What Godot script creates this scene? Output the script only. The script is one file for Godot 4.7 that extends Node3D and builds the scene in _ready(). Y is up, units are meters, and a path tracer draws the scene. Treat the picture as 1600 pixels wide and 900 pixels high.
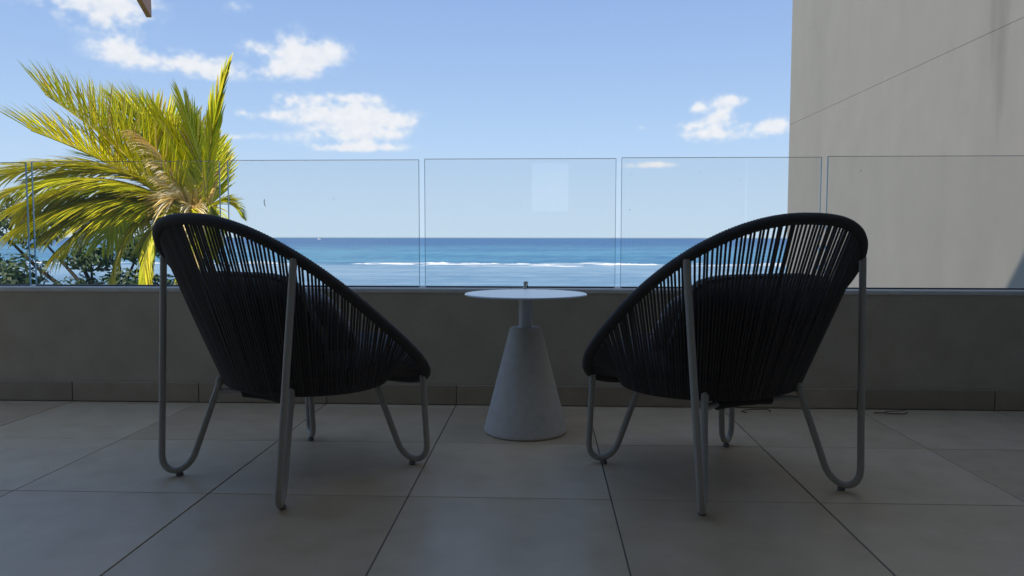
extends Node3D
# A shaded first-floor terrace above a tropical lagoon: two rope chairs and a small table
# behind a low wall with glass panes. Depth away from the camera is -z.

var rng := RandomNumberGenerator.new()
var taken := {}


# ---------------------------------------------------------------- mesh collecting
class Shape:
	var v := PackedVector3Array()
	var n := PackedVector3Array()
	var uv := PackedVector2Array()
	var col := PackedColorArray()
	var ix := PackedInt32Array()
	var tint := Color.WHITE

	func add(p: Vector3, normal: Vector3, t := Vector2.ZERO) -> int:
		v.append(p)
		n.append(normal)
		uv.append(t)
		col.append(tint)
		return v.size() - 1

	func tri(a: int, b: int, c: int) -> void:
		ix.append(a)
		ix.append(b)
		ix.append(c)

	# four corners in clockwise order as seen from the front
	func quad(a: Vector3, b: Vector3, c: Vector3, d: Vector3) -> void:
		var nn := (c - a).cross(b - a).normalized()
		var i := add(a, nn, Vector2(0, 0))
		add(b, nn, Vector2(0, 1))
		add(c, nn, Vector2(1, 1))
		add(d, nn, Vector2(1, 0))
		tri(i, i + 1, i + 2)
		tri(i, i + 2, i + 3)

	# a box with chamfered edges
	func box(lo: Vector3, hi: Vector3, bevel := 0.0) -> void:
		if bevel <= 0.0:
			var p := []
			for k in 8:
				p.append(Vector3(hi.x if k & 1 else lo.x, hi.y if k & 2 else lo.y, hi.z if k & 4 else lo.z))
			quad(p[4], p[6], p[7], p[5])
			quad(p[1], p[3], p[2], p[0])
			quad(p[5], p[7], p[3], p[1])
			quad(p[0], p[2], p[6], p[4])
			quad(p[6], p[2], p[3], p[7])
			quad(p[0], p[4], p[5], p[1])
			return
		var c := (lo + hi) / 2.0
		var h := (hi - lo) / 2.0
		var b := Vector3.ONE * minf(bevel, minf(h.x, minf(h.y, h.z)) * 0.9)
		for ax in 3:
			for s in [-1.0, 1.0]:
				var u := (ax + 1) % 3
				var w := (ax + 2) % 3
				var q := []
				for k in [[-1, -1], [1, -1], [1, 1], [-1, 1]]:
					var p := Vector3.ZERO
					p[ax] = s * h[ax]
					p[u] = k[0] * (h[u] - b[u])
					p[w] = k[1] * (h[w] - b[w])
					q.append(c + p)
				face(q, c)
		for ax in 3:
			var u := (ax + 1) % 3
			var w := (ax + 2) % 3
			for su in [-1.0, 1.0]:
				for sw in [-1.0, 1.0]:
					var q := []
					for k in [[-1, 0], [1, 0], [1, 1], [-1, 1]]:
						var p := Vector3.ZERO
						p[ax] = k[0] * (h[ax] - b[ax])
						p[u] = su * (h[u] - (b[u] if k[1] else 0.0))
						p[w] = sw * (h[w] - (0.0 if k[1] else b[w]))
						q.append(c + p)
					face(q, c)

	func face(q: Array, c: Vector3) -> void:
		var nn: Vector3 = (q[2] - q[0]).cross(q[1] - q[0])
		if nn.dot((q[0] + q[2]) / 2.0 - c) < 0:
			quad(q[0], q[3], q[2], q[1])
		else:
			quad(q[0], q[1], q[2], q[3])

	# a tube along points; radius may be a number or an array; rings closed into a loop on request
	func tube(pts: Array, radius, sides := 8, closed := false, caps := true) -> void:
		var m := pts.size()
		var t0: Vector3 = (pts[1] - pts[0]).normalized()
		var nrm := t0.cross(Vector3.UP if absf(t0.y) < 0.9 else Vector3.RIGHT).normalized()
		var start := v.size()
		var run := 0.0
		for i in m:
			var a: Vector3 = pts[(i - 1 + m) % m] if closed or i > 0 else pts[i]
			var b: Vector3 = pts[(i + 1) % m] if closed or i < m - 1 else pts[i]
			var t := (b - a).normalized()
			nrm = (nrm - t * nrm.dot(t)).normalized()
			var bn := t.cross(nrm)
			var r: float = radius[i] if radius is Array else radius
			if i > 0:
				run += (pts[i] as Vector3).distance_to(pts[i - 1])
			for k in sides + 1:
				var w := TAU * k / sides
				var d := nrm * cos(w) + bn * sin(w)
				add(pts[i] + d * r, d, Vector2(float(k) / sides, run))
		var last := m if closed else m - 1
		for i in last:
			for k in sides:
				var a := start + i * (sides + 1) + k
				var c := start + ((i + 1) % m) * (sides + 1) + k
				tri(a, c, c + 1)
				tri(a, c + 1, a + 1)
		if caps and not closed:
			for e in 2:
				var i := 0 if e == 0 else m - 1
				var t: Vector3 = ((pts[0] - pts[1]) if e == 0 else (pts[m - 1] - pts[m - 2])).normalized()
				var mid := add(pts[i], t)
				var ring := []
				for k in sides:
					ring.append(add(v[start + i * (sides + 1) + k], t))
				for k in sides:
					if e == 0:
						tri(mid, ring[k], ring[(k + 1) % sides])
					else:
						tri(mid, ring[(k + 1) % sides], ring[k])

	# a profile of (radius, height) turned about the y axis; profile runs upwards on the outside
	func lathe(profile: Array, sides := 48, centre := Vector3.ZERO) -> void:
		for j in profile.size() - 1:
			var p: Vector2 = profile[j]
			var q: Vector2 = profile[j + 1]
			var d := (q - p).normalized()
			var start := v.size()
			for k in sides + 1:
				var w := TAU * k / sides
				var o := Vector3(cos(w), 0, sin(w))
				var nn := (o * d.y - Vector3.UP * d.x).normalized()
				add(centre + o * p.x + Vector3.UP * p.y, nn, Vector2(float(k) / sides, p.y))
				add(centre + o * q.x + Vector3.UP * q.y, nn, Vector2(float(k) / sides, q.y))
			for k in sides:
				var a := start + 2 * k
				tri(a, a + 2, a + 1)
				tri(a + 1, a + 2, a + 3)
		fix_winding()

	func fix_winding() -> void:
		for i in range(0, ix.size(), 3):
			var a := v[ix[i]]
			var g := (v[ix[i + 2]] - a).cross(v[ix[i + 1]] - a)
			if g.dot(n[ix[i]] + n[ix[i + 1]] + n[ix[i + 2]]) < 0:
				var s := ix[i + 1]
				ix[i + 1] = ix[i + 2]
				ix[i + 2] = s

	func smooth() -> void:
		for i in n.size():
			n[i] = Vector3.ZERO
		for i in range(0, ix.size(), 3):
			var a := v[ix[i]]
			var g := (v[ix[i + 2]] - a).cross(v[ix[i + 1]] - a)
			for k in 3:
				n[ix[i + k]] += g
		for i in n.size():
			n[i] = n[i].normalized() if n[i].length_squared() > 0 else Vector3.UP

	func mesh() -> ArrayMesh:
		var a := []
		a.resize(Mesh.ARRAY_MAX)
		a[Mesh.ARRAY_VERTEX] = v
		a[Mesh.ARRAY_NORMAL] = n
		a[Mesh.ARRAY_TEX_UV] = uv
		a[Mesh.ARRAY_COLOR] = col
		a[Mesh.ARRAY_INDEX] = ix
		var m := ArrayMesh.new()
		m.add_surface_from_arrays(Mesh.PRIMITIVE_TRIANGLES, a)
		return m


# ---------------------------------------------------------------- naming
func numbered(called: String) -> String:
	var k: int = taken.get(called, -1) + 1
	taken[called] = k
	return called if k == 0 else "%s_%03d" % [called, k]


func thing(called: String, label: String, category: String, at := Vector3.ZERO, turn := 0.0, group := "") -> Node3D:
	var o := Node3D.new()
	o.name = numbered(called)
	add_child(o)
	o.position = at
	o.rotation.y = turn
	tag(o, label, category, group)
	return o


func tag(o: Node, label: String, category: String, group := "") -> void:
	o.set_meta("label", label)
	o.set_meta("category", category)
	if group:
		o.set_meta("group", group)


func obj(called: String, s: Shape, m: Material, parent: Node = null) -> MeshInstance3D:
	return put(called, s.mesh(), m, parent)


func put(called: String, mesh: Mesh, m: Material, parent: Node = null) -> MeshInstance3D:
	var o := MeshInstance3D.new()
	o.mesh = mesh
	o.material_override = m
	o.name = numbered(called) if parent == null else called
	(self if parent == null else parent).add_child(o, true)
	return o


func struct(called: String) -> Node3D:
	var o := Node3D.new()
	o.name = called
	o.set_meta("kind", "structure")
	add_child(o)
	return o


# ---------------------------------------------------------------- materials
func noise_tex(freq: float, stops: Array, size := 512, octaves := 4, seed_ := 1, normal := 0.0, kind := FastNoiseLite.TYPE_SIMPLEX_SMOOTH) -> NoiseTexture2D:
	var f := FastNoiseLite.new()
	f.noise_type = kind
	f.seed = seed_
	f.frequency = freq
	f.fractal_octaves = octaves
	var t := NoiseTexture2D.new()
	t.width = size
	t.height = size
	t.seamless = true
	t.noise = f
	if normal > 0.0:
		t.as_normal_map = true
		t.bump_strength = normal
	else:
		var g := Gradient.new()
		g.offsets = PackedFloat32Array()
		g.colors = PackedColorArray()
		var o := PackedFloat32Array()
		var c := PackedColorArray()
		for s in stops:
			o.append(s[0])
			c.append(s[1])
		g.offsets = o
		g.colors = c
		t.color_ramp = g
	return t


func grey(x: float) -> Color:
	return Color(x, x, x)


func lin(r: float, g: float, b: float) -> Color:
	return Color(r, g, b).linear_to_srgb()


func mat(c: Color, rough := 0.6, metal := 0.0, spec := 0.5) -> StandardMaterial3D:
	var m := StandardMaterial3D.new()
	m.albedo_color = c
	m.roughness = rough
	m.metallic = metal
	m.metallic_specular = spec
	return m


func tri_world(m: StandardMaterial3D, scale: Vector3) -> StandardMaterial3D:
	m.uv1_triplanar = true
	m.uv1_world_triplanar = true
	m.uv1_scale = scale
	return m


# ---------------------------------------------------------------- sky
const CLOUDS := [
	[-29.3, 14.7, 2.3, 2.4, 0.85], [-32.4, 15.6, 3.2, 2.4, 0.75], [-26.7, 11.6, 3.4, 0.8, 0.62], [-24.24, 11.4, 2.2, 0.7, 0.62], [-28.99, 11.9, 1.5, 0.86, 0.75], [-21.54, 15.53, 1.3, 0.6, 0.3],
	[-20.46, 13.04, 1.15, 0.62, 0.8], [-18.18, 13.32, 1.15, 1.1, 0.85], [-15.68, 13.03, 1.9, 0.75, 0.9], [-18.87, 11.58, 2.0, 0.75, 0.75], [-17.55, 12.29, 2.1, 1.0, 0.85],
	[-20.86, 8.55, 1.25, 0.38, 0.75], [-17.38, 9.67, 1.7, 0.6, 0.85], [-13.79, 9.94, 2.0, 0.48, 0.85], [-14.72, 8.62, 3.9, 0.80, 1.3], [-12.21, 8.51, 2.2, 0.50, 1.0], [-13.6, 7.57, 2.87, 0.75, 1.2],
	[-13.84, 6.50, 3.45, 0.36, 1.0], [-19.39, 7.08, 2.3, 0.34, 0.45], [-22.5, 6.96, 0.77, 0.24, 0.45], [-22.9, 10.99, 1.9, 0.48, 0.35],
	[12.34, 8.45, 1.2, 1.2, 0.95], [13.29, 9.6, 1.05, 0.34, 0.85], [10.29, 7.95, 0.62, 0.34, 0.7], [11.91, 7.36, 1.7, 0.6, 0.95], [11.08, 9.26, 0.48, 0.48, 0.75],
	[15.71, 7.52, 1.7, 0.72, 0.9], [16.12, 7.98, 0.77, 0.48, 0.75], [15.07, 7.02, 0.96, 0.29, 0.45], [7.96, 5.28, 1.9, 0.24, 0.8], [7.1, 7.99, 0.48, 0.19, 0.45],
]
var cloud_noise := FastNoiseLite.new()
var cloud_fine := FastNoiseLite.new()
var cloud_far := FastNoiseLite.new()


func sky_air(el: float) -> Color:
	# air from the horizon up, in sRGB
	var stops := [[0.0, Color(0.800, 0.890, 0.962)], [3.0, Color(0.772, 0.872, 0.965)], [7.0, Color(0.712, 0.830, 0.965)], [12.0, Color(0.642, 0.768, 0.940)], [19.0, Color(0.560, 0.692, 0.898)], [40.0, Color(0.490, 0.640, 0.870)], [90.0, Color(0.440, 0.600, 0.840)]]
	for k in stops.size() - 1:
		if el <= stops[k + 1][0]:
			return (stops[k][1] as Color).lerp(stops[k + 1][1], clampf((el - stops[k][0]) / (stops[k + 1][0] - stops[k][0]), 0, 1))
	return stops[-1][1]


func sky_colour(az: float, el: float, near: bool) -> Color:
	var air := sky_air(el)
	var ca := deg_to_rad(az)
	var ce := deg_to_rad(el)
	var d := Vector3(sin(ca) * cos(ce), sin(ce), -cos(ca) * cos(ce))
	var body := 0.0
	var low := 0.0
	if near:
		for c in CLOUDS:
			var dx: float = (az - c[0]) / c[2]
			if absf(dx) > 2.2:
				continue
			var dy: float = (el - c[1]) / c[3]
			if absf(dy) > 2.2:
				continue
			if dy < 0.0:
				dy *= 1.35
			var g: float = c[4] * exp(-(dx * dx + dy * dy))
			body += g
			low += g * dy
	# scattered clouds of the same kind round the rest of the sky
	var away := smoothstep(38.0, 46.0, absf(wrapf(az + 2.0, -180, 180)))
	if el > 22.0:
		away = maxf(away, smoothstep(22.0, 26.0, el))
	if away > 0.0:
		var q := Vector3(d.x, d.y * 2.6, d.z)
		body += away * clampf((cloud_far.get_noise_3dv(q * 100.0) - 0.16) * 2.6, 0.0, 1.1)
	if body < 0.02:
		return air
	var f := cloud_noise.get_noise_3dv(Vector3(d.x, d.y * 1.5, d.z) * 100.0)
	var e := cloud_fine.get_noise_3dv(Vector3(d.x, d.y * 1.4, d.z) * 100.0)
	var thick := body * 0.98 + 0.80 * f * minf(1.0, body * 2.0) + 0.50 * e * minf(1.0, body * 2.5)
	var a := smoothstep(0.06, 0.95, thick)
	var under := clampf(-low * 0.5, 0.0, 1.0)
	var white := Color(0.955, 0.960, 0.975).lerp(Color(0.80, 0.845, 0.915), clampf(under * 0.5 + 0.30 * (0.35 - e) * a, 0, 0.75))
	return air.lerp(white, a * 0.96)


func make_sky() -> PanoramaSkyMaterial:
	cloud_noise.seed = 11
	cloud_noise.frequency = 0.16
	cloud_noise.fractal_octaves = 5
	cloud_noise.fractal_gain = 0.55
	cloud_fine.seed = 4
	cloud_fine.frequency = 0.55
	cloud_fine.fractal_octaves = 4
	cloud_fine.fractal_gain = 0.6
	cloud_far.seed = 23
	cloud_far.frequency = 0.022
	cloud_far.fractal_octaves = 4
	var big := Vector2i(4096, 2048)
	var small := Image.create(1024, 512, false, Image.FORMAT_RGB8)
	for y in 512:
		var el := 90.0 - (y + 0.5) * 180.0 / 512
		for x in 1024:
			if el < 0.0:
				break
			small.set_pixel(x, y, sky_colour(wrapf((x + 0.5) * 360.0 / 1024, -180, 180), el, false))
	small.fill_rect(Rect2i(0, 256, 1024, 256), Color(0.40, 0.50, 0.56))
	small.resize(big.x, big.y, Image.INTERPOLATE_BILINEAR)
	# the band of sky that the terrace looks out on, at full detail
	for y in range(716, 1028):
		var el := maxf(0.02, 90.0 - (y + 0.5) * 180.0 / big.y)
		for k in range(-470, 471):
			var az := (k + 0.5) * 360.0 / big.x
			var c := sky_colour(az, el, true)
			var grain := (rng.randf() - 0.5) / 255.0
			small.set_pixel(posmod(k, big.x), y, Color(c.r + grain, c.g + grain, c.b + grain))
	small.fill_rect(Rect2i(0, 1028, big.x, big.y - 1028), Color(0.40, 0.50, 0.56))
	var m := PanoramaSkyMaterial.new()
	m.panorama = ImageTexture.create_from_image(small)
	return m


# ---------------------------------------------------------------- everything
func _ready() -> void:
	rng.seed = 20
	# camera
	var cam := Camera3D.new()
	cam.name = "camera"
	add_child(cam)
	cam.position = Vector3(0, 0.764, 0)
	cam.rotation_degrees = Vector3(-3.74, 2.39, 0.07)
	cam.fov = 41.23
	cam.near = 0.05
	cam.far = 40000.0
	cam.current = true
	# sky and air
	var env := Environment.new()
	env.background_mode = Environment.BG_SKY
	env.sky = Sky.new()
	env.sky.sky_material = make_sky()
	env.tonemap_mode = Environment.TONE_MAPPER_LINEAR
	env.tonemap_exposure = 1.0
	env.sdfgi_enabled = true
	env.ssao_enabled = true
	env.ssil_enabled = true
	var we := WorldEnvironment.new()
	we.name = "world_environment"
	we.environment = env
	add_child(we)
	# sun: high, from behind the building on the right
	var sun := DirectionalLight3D.new()
	sun.name = "sun"
	sun.light_energy = 1.6
	sun.light_color = Color(1.0, 0.955, 0.88)
	sun.light_angular_distance = 0.5
	sun.shadow_enabled = true
	add_child(sun)
	sun.look_at_from_position(Vector3(-0.30, 0.75, 0.55) * 10.0, Vector3.ZERO)

	build_ground_and_sea()
	build_terrace()
	build_glass()
	build_party_wall()
	build_upper_storey()
	var c1 := build_chair("black rope tub chair left of the white table, turned towards it, with the palm behind", Vector3(-0.809, 0, -2.448), deg_to_rad(-33.4), 5)
	var c2 := build_chair("black rope tub chair right of the white table, in front of the tall grey wall", Vector3(0.558, 0, -2.443), deg_to_rad(26.2), 9)
	build_cushions(c1, "left")
	build_cushions(c2, "right")
	build_table()
	build_palm()
	build_trees()
	build_small_things()


# ---------------------------------------------------------------- ground and sea
const SEA := -6.0


func build_ground_and_sea() -> void:
	var soil := tri_world(mat(Color.WHITE, 0.95, 0.0, 0.2), Vector3(0.3, 0.3, 0.3))
	soil.albedo_texture = noise_tex(0.02, [[0.0, lin(0.05, 0.075, 0.02)], [0.5, lin(0.09, 0.12, 0.03)], [1.0, lin(0.16, 0.15, 0.06)]], 512, 5, 3)
	var g := Shape.new()
	g.quad(Vector3(-400, SEA + 1.0, -62), Vector3(400, SEA + 1.0, -62), Vector3(400, SEA + 1.0, 400), Vector3(-400, SEA + 1.0, 400))
	g.fix_winding()
	obj("garden_ground", g, soil).set_meta("kind", "structure")
	var sandm := tri_world(mat(Color.WHITE, 0.9, 0.0, 0.3), Vector3(0.4, 0.4, 0.4))
	sandm.albedo_texture = noise_tex(0.03, [[0.0, lin(0.46, 0.40, 0.29)], [1.0, lin(0.60, 0.53, 0.40)]], 512, 4, 8)
	var b := Shape.new()
	b.quad(Vector3(-400, SEA - 0.6, -95), Vector3(400, SEA - 0.6, -95), Vector3(400, SEA + 1.0, -62), Vector3(-400, SEA + 1.0, -62))
	obj("beach", b, sandm).set_meta("kind", "structure")

	# the sea: lagoon inside the reef, surf on it, deep water beyond
	var wave := FastNoiseLite.new()
	wave.seed = 6
	wave.frequency = 0.09
	wave.fractal_octaves = 4
	var patch := FastNoiseLite.new()
	patch.seed = 14
	patch.frequency = 0.008
	patch.fractal_octaves = 4
	var xs := []
	for k in range(-90, 91):
		var u := k / 90.0
		xs.append(230.0 * u + 25000.0 * pow(absf(u), 7.0) * signf(u))
	var zs := []
	var dd := 84.0
	while dd < 30000.0:
		zs.append(dd)
		dd += maxf(0.9, dd * dd * 0.00006)
		if dd > 2500.0:
			dd *= 1.25
	var s := Shape.new()
	for d in zs:
		for x in xs:
			var amp := 0.22 + 0.30 * smoothstep(170.0, 260.0, d)
			var hgt := wave.get_noise_2d(x * 0.28, d * 1.6) * amp + wave.get_noise_2d(x * 0.9 + 400.0, d * 3.5) * amp * 0.5
			if d > 900.0:
				hgt = 0.0
			var hue := patch.get_noise_2d(x * 0.45, d * 1.6) + 0.8 * wave.get_noise_2d(x * 0.10, d * 0.9) + 1.0 * wave.get_noise_2d(x * 1.5 + 90.0, d * 2.2)
			var shallow := Color(0.240, 0.365, 0.465).lerp(Color(0.145, 0.265, 0.370), clampf(0.5 + hue * 1.3, 0, 1))
			var reef := Color(0.085, 0.265, 0.375).lerp(Color(0.045, 0.170, 0.300), clampf(0.5 + hue * 1.5, 0, 1))
			var deep := Color(0.018, 0.090, 0.225).lerp(Color(0.026, 0.118, 0.265), clampf(0.5 + hue * 1.2, 0, 1))
			var c := shallow.lerp(reef, smoothstep(180.0, 215.0, d + hue * 25.0)).lerp(deep, smoothstep(260.0, 900.0, d + hue * 140.0))
			s.tint = c
			s.add(Vector3(x, SEA + hgt, -d), Vector3.UP)
	var w := xs.size()
	for j in zs.size() - 1:
		for k in w - 1:
			var a := j * w + k
			s.tri(a, a + w, a + w + 1)
			s.tri(a, a + w + 1, a + 1)
	s.smooth()
	s.tint = Color.WHITE
	var wm := mat(Color.WHITE, 0.35, 0.0, 0.22)
	wm.vertex_color_use_as_albedo = true
	obj("sea", s, wm).set_meta("kind", "structure")

	# breaking surf along the reef
	var foam := mat(lin(0.68, 0.70, 0.71), 0.95, 0.0, 0.2)
	var fn := FastNoiseLite.new()
	fn.seed = 31
	fn.frequency = 0.045
	fn.fractal_octaves = 5
	var f := Shape.new()
	for row in [[194.0, 1.0, 0.0, 0.40], [186.0, 0.35, 300.0, 0.26], [206.0, 0.3, 700.0, 0.34]]:
		var prev := -1
		var x := -260.0
		while x < 260.0:
			var q := fn.get_noise_2d(x * 1.1 + row[2], row[2])
			var run: float = clampf(0.62 + q * 2.0, 0.10, 1.0) if row[1] > 0.9 else clampf(q * 2.2 - 0.05, 0.0, 1.0)
			var rough := fn.get_noise_2d(x * 9.0, row[2] + 50.0)
			var hgt: float = row[3] * run * (0.72 + 0.6 * rough)
			var deep: float = (4.0 + 5.0 * absf(rough)) * run * row[1] + 0.4
			var z: float = -row[0] + 5.0 * fn.get_noise_2d(x * 0.35, row[2] + 90.0)
			var first := f.v.size()
			for p in [[0.0, -0.35], [0.12, 0.55 * hgt], [0.25, hgt], [0.5, hgt * 0.6], [1.0, -0.35]]:
				f.add(Vector3(x, SEA + p[1], z - deep * p[0]), Vector3.UP)
			if prev >= 0:
				for k in 4:
					f.tri(prev + k, prev + k + 1, first + k + 1)
					f.tri(prev + k, first + k + 1, first + k)
			prev = first
			x += 0.8
	f.smooth()
	obj("surf", f, foam).set_meta("kind", "stuff")
	tag(get_node("surf"), "white line of surf breaking on the reef across the blue sea", "surf")


# ---------------------------------------------------------------- terrace
func build_terrace() -> void:
	var grit := noise_tex(0.05, [], 512, 4, 5, 1.2)
	var tiles := []
	for k in 5:
		var m := tri_world(mat(Color(1, 1, 1).lerp(Color(0.93, 0.915, 0.90), k / 4.0), 0.42, 0.0, 0.5), Vector3(0.9, 0.9, 0.9))
		m.uv1_offset = Vector3(k * 0.37, k * 0.21, k * 0.53)
		m.albedo_texture = noise_tex(0.012, [[0.0, lin(0.54, 0.405, 0.255)], [0.42, lin(0.605, 0.462, 0.30)], [0.7, lin(0.625, 0.48, 0.315)], [1.0, lin(0.68, 0.53, 0.36)]], 512, 6, 40) if k == 0 else tiles[0].albedo_texture
		m.roughness_texture = noise_tex(0.02, [[0.0, grey(0.75)], [1.0, grey(1.0)]], 512, 5, 41) if k == 0 else tiles[0].roughness_texture
		m.normal_enabled = true
		m.normal_texture = grit
		m.normal_scale = 0.12
		tiles.append(m)
	var grout := mat(lin(0.15, 0.13, 0.11), 0.9)
	var floor_ := struct("floor")
	var bed := Shape.new()
	bed.box(Vector3(-4.2, -0.30, -3.655), Vector3(2.395, -0.003, 2.2))
	obj("grout_bed", bed, grout, floor_)
	# rows of tiles from the wall towards and past the camera
	var x0 := 0.2
	for r in range(-8, 2):
		var za := -(2.802 + 0.595 * r)          # the near side of the row
		var zb := maxf(za - 0.595, -3.453)       # the far side, cut at the wall
		for c in range(-7, 4):
			var xa := x0 + 0.6 * c
			var xb := minf(xa + 0.6, 2.392)
			if xb - xa < 0.05 or za - zb < 0.03:
				continue
			var t := Shape.new()
			var lift := rng.randf_range(-0.0004, 0.0004)
			t.box(Vector3(xa + 0.0022, -0.012, zb + 0.0022), Vector3(xb - 0.0022, lift, za - 0.0022), 0.0012)
			obj("tile", t, tiles[rng.randi() % 5], floor_)

	# low wall at the terrace edge
	var plaster := tri_world(mat(Color.WHITE, 0.85, 0.0, 0.3), Vector3(0.7, 0.7, 0.7))
	plaster.albedo_texture = noise_tex(0.01, [[0.0, lin(0.385, 0.325, 0.235)], [0.5, lin(0.42, 0.355, 0.26)], [1.0, lin(0.455, 0.39, 0.29)]], 512, 6, 12)
	plaster.normal_enabled = true
	plaster.normal_texture = noise_tex(0.09, [], 512, 5, 13, 2.0)
	plaster.normal_scale = 0.25
	var cap := tri_world(mat(Color.WHITE, 0.8, 0.0, 0.3), Vector3(0.9, 0.9, 0.9))
	cap.albedo_texture = noise_tex(0.02, [[0.0, lin(0.50, 0.475, 0.43)], [1.0, lin(0.66, 0.63, 0.58)]], 512, 6, 15)
	var wall := thing("parapet_wall", "low plastered wall along the terrace edge under the glass panes", "wall", Vector3(-0.9, 0, -3.555))
	var s := Shape.new()
	s.box(Vector3(-3.3, 0.0, -0.095), Vector3(3.295, 0.512, 0.1))
	obj("wall_body", s, plaster, wall)
	s = Shape.new()
	s.box(Vector3(-3.3, 0.512, -0.105), Vector3(3.295, 0.534, 0.103), 0.004)
	obj("coping", s, cap, wall)
	s = Shape.new()
	s.box(Vector3(-3.3, -6.0, -0.098), Vector3(3.295, -0.001, -0.04))
	obj("outer_face", s, plaster, wall)
	var skirt := []
	for k in 3:
		var m := tri_world(mat(Color(1, 1, 1).lerp(Color(0.9, 0.9, 0.9), k / 2.0), 0.45, 0.0, 0.5), Vector3(1.1, 1.1, 1.1))
		m.albedo_color = m.albedo_color * Color(0.82, 0.83, 0.85)
		m.albedo_texture = tiles[0].albedo_texture
		m.uv1_offset = Vector3(k * 0.3, k * 0.17, 0)
		skirt.append(m)
	for k in range(-6, 5):
		var xa := 0.205 + 0.6 * k + 0.9
		var xb := minf(xa + 0.596, 3.29)
		s = Shape.new()
		s.box(Vector3(maxf(xa, -3.29), 0.004, 0.1), Vector3(xb, 0.092 + rng.randf_range(-0.001, 0.001), 0.110), 0.0015)
		obj("skirting_tile", s, skirt[rng.randi() % 3], wall)


func build_glass() -> void:
	var glass := mat(Color(0.25, 0.85, 0.95, 0.02), 0.0, 0.0, 0.45)
	glass.transparency = BaseMaterial3D.TRANSPARENCY_ALPHA
	var edge := mat(Color(0.30, 0.50, 0.62), 0.12, 0.0, 0.6)
	var edge_side := mat(Color(0.42, 0.62, 0.74), 0.12, 0.0, 0.6)
	var seal := mat(lin(0.035, 0.035, 0.035), 0.6)
	var dirt := mat(lin(0.03, 0.03, 0.03), 0.9)
	var rail := thing("glass_balustrade", "row of frameless clear glass panes standing on the low terrace wall", "balustrade", Vector3(-0.6, 0.534, -3.545))
	for sp in [[-3.345, -2.445], [-2.417, -1.517], [-1.477, -0.579], [-0.552, 0.327], [0.353, 1.250], [1.279, 2.180]]:
		var w: float = sp[1] - sp[0]
		var hgt: float = 0.0035 * sp[0] + 1.1285 - 0.534
		var s := Shape.new()
		s.box(Vector3(-w / 2 + 0.0015, 0.001, -0.005), Vector3(w / 2 - 0.0015, hgt - 0.0015, 0.005))
		var o := obj("pane", s, glass, rail)
		o.position.x = (sp[0] + sp[1]) / 2.0 + 0.6
		s = Shape.new()
		s.box(Vector3(-w / 2, hgt - 0.0010, -0.0052), Vector3(w / 2, hgt + 0.0009, 0.0052))
		obj("top_edge", s, edge, o)
		for side in [-1.0, 1.0]:
			s = Shape.new()
			var x: float = side * w / 2
			s.box(Vector3(x - 0.0008, 0.001, -0.0052), Vector3(x + 0.0008, hgt - 0.0015, 0.0052))
			obj("side_edge", s, edge_side, o)
		s = Shape.new()
		s.box(Vector3(-w / 2 + 0.003, 0.0005, -0.0095), Vector3(w / 2 - 0.003, 0.006, 0.0095), 0.002)
		obj("base_seal", s, seal, o)
		# specks of dirt stuck to the pane
		s = Shape.new()
		for k in 4:
			var p := Vector3(rng.randf_range(-w / 2, w / 2) * 0.92, rng.randf_range(0.15, hgt - 0.02), 0.0055)
			var r := rng.randf_range(0.0007, 0.0016)
			s.tube([p, p + Vector3(rng.randf_range(-1, 1), rng.randf_range(-2, 2), 0.2) * r * 1.6], r, 6)
		if absf(sp[0] + 1.477) < 0.01:
			var a := Vector3(-0.276, 0.408, 0.006)
			s.tube([a, a + Vector3(-0.002, -0.012, 0), a + Vector3(0.001, -0.024, 0), a + Vector3(0.004, -0.032, 0.0)], 0.0016, 6)
		obj("dirt_specks", s, dirt, o).set_meta("kind", "stuff")


func build_party_wall() -> void:
	var m := tri_world(mat(Color.WHITE, 0.9, 0.0, 0.3), Vector3(0.30, 0.22, 0.30))
	m.albedo_texture = noise_tex(0.012, [[0.0, lin(0.42, 0.400, 0.372)], [0.35, lin(0.437, 0.418, 0.389)], [0.65, lin(0.444, 0.425, 0.395)], [1.0, lin(0.462, 0.442, 0.413)]], 1024, 6, 50)
	m.detail_enabled = true
	m.detail_blend_mode = BaseMaterial3D.BLEND_MODE_MUL
	m.detail_uv_layer = BaseMaterial3D.DETAIL_UV_2
	m.uv2_triplanar = true
	m.uv2_world_triplanar = true
	m.uv2_scale = Vector3(0.20, 0.022, 0.20)
	m.detail_albedo = noise_tex(0.006, [[0.0, grey(0.84)], [0.20, grey(0.97)], [0.5, grey(0.99)], [1.0, grey(1.0)]], 1024, 6, 51)
	var joint := mat(lin(0.36, 0.345, 0.32), 0.95)
	var wall := thing("party_wall", "tall bare grey rendered wall between the terraces on the right", "wall", Vector3(2.4, -6.0, -2.75))
	# two lifts of render with a fine recessed joint between them
	var s := Shape.new()
	s.box(Vector3(0.0, 0.0, -4.95), Vector3(0.25, 7.8712, 4.9))
	obj("lower_render", s, m, wall)
	s = Shape.new()
	s.box(Vector3(0.0, 7.8735, -4.95), Vector3(0.25, 11.6, 4.9))
	obj("upper_render", s, m, wall)
	s = Shape.new()
	s.box(Vector3(0.0035, 7.866, -4.946), Vector3(0.2465, 7.876, 4.896))
	obj("joint", s, joint, wall)
	s = Shape.new()
	for k in 26:
		var p := Vector3(-0.001, rng.randf_range(6.6, 9.6), rng.randf_range(-4.7, -1.2))
		var r := rng.randf_range(0.002, 0.006)
		s.tube([p, p + Vector3(0.003, 0.002, 0.001)], r, 7)
	var holes := obj("pinholes", s, joint, wall)
	holes.set_meta("kind", "stuff")


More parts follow.
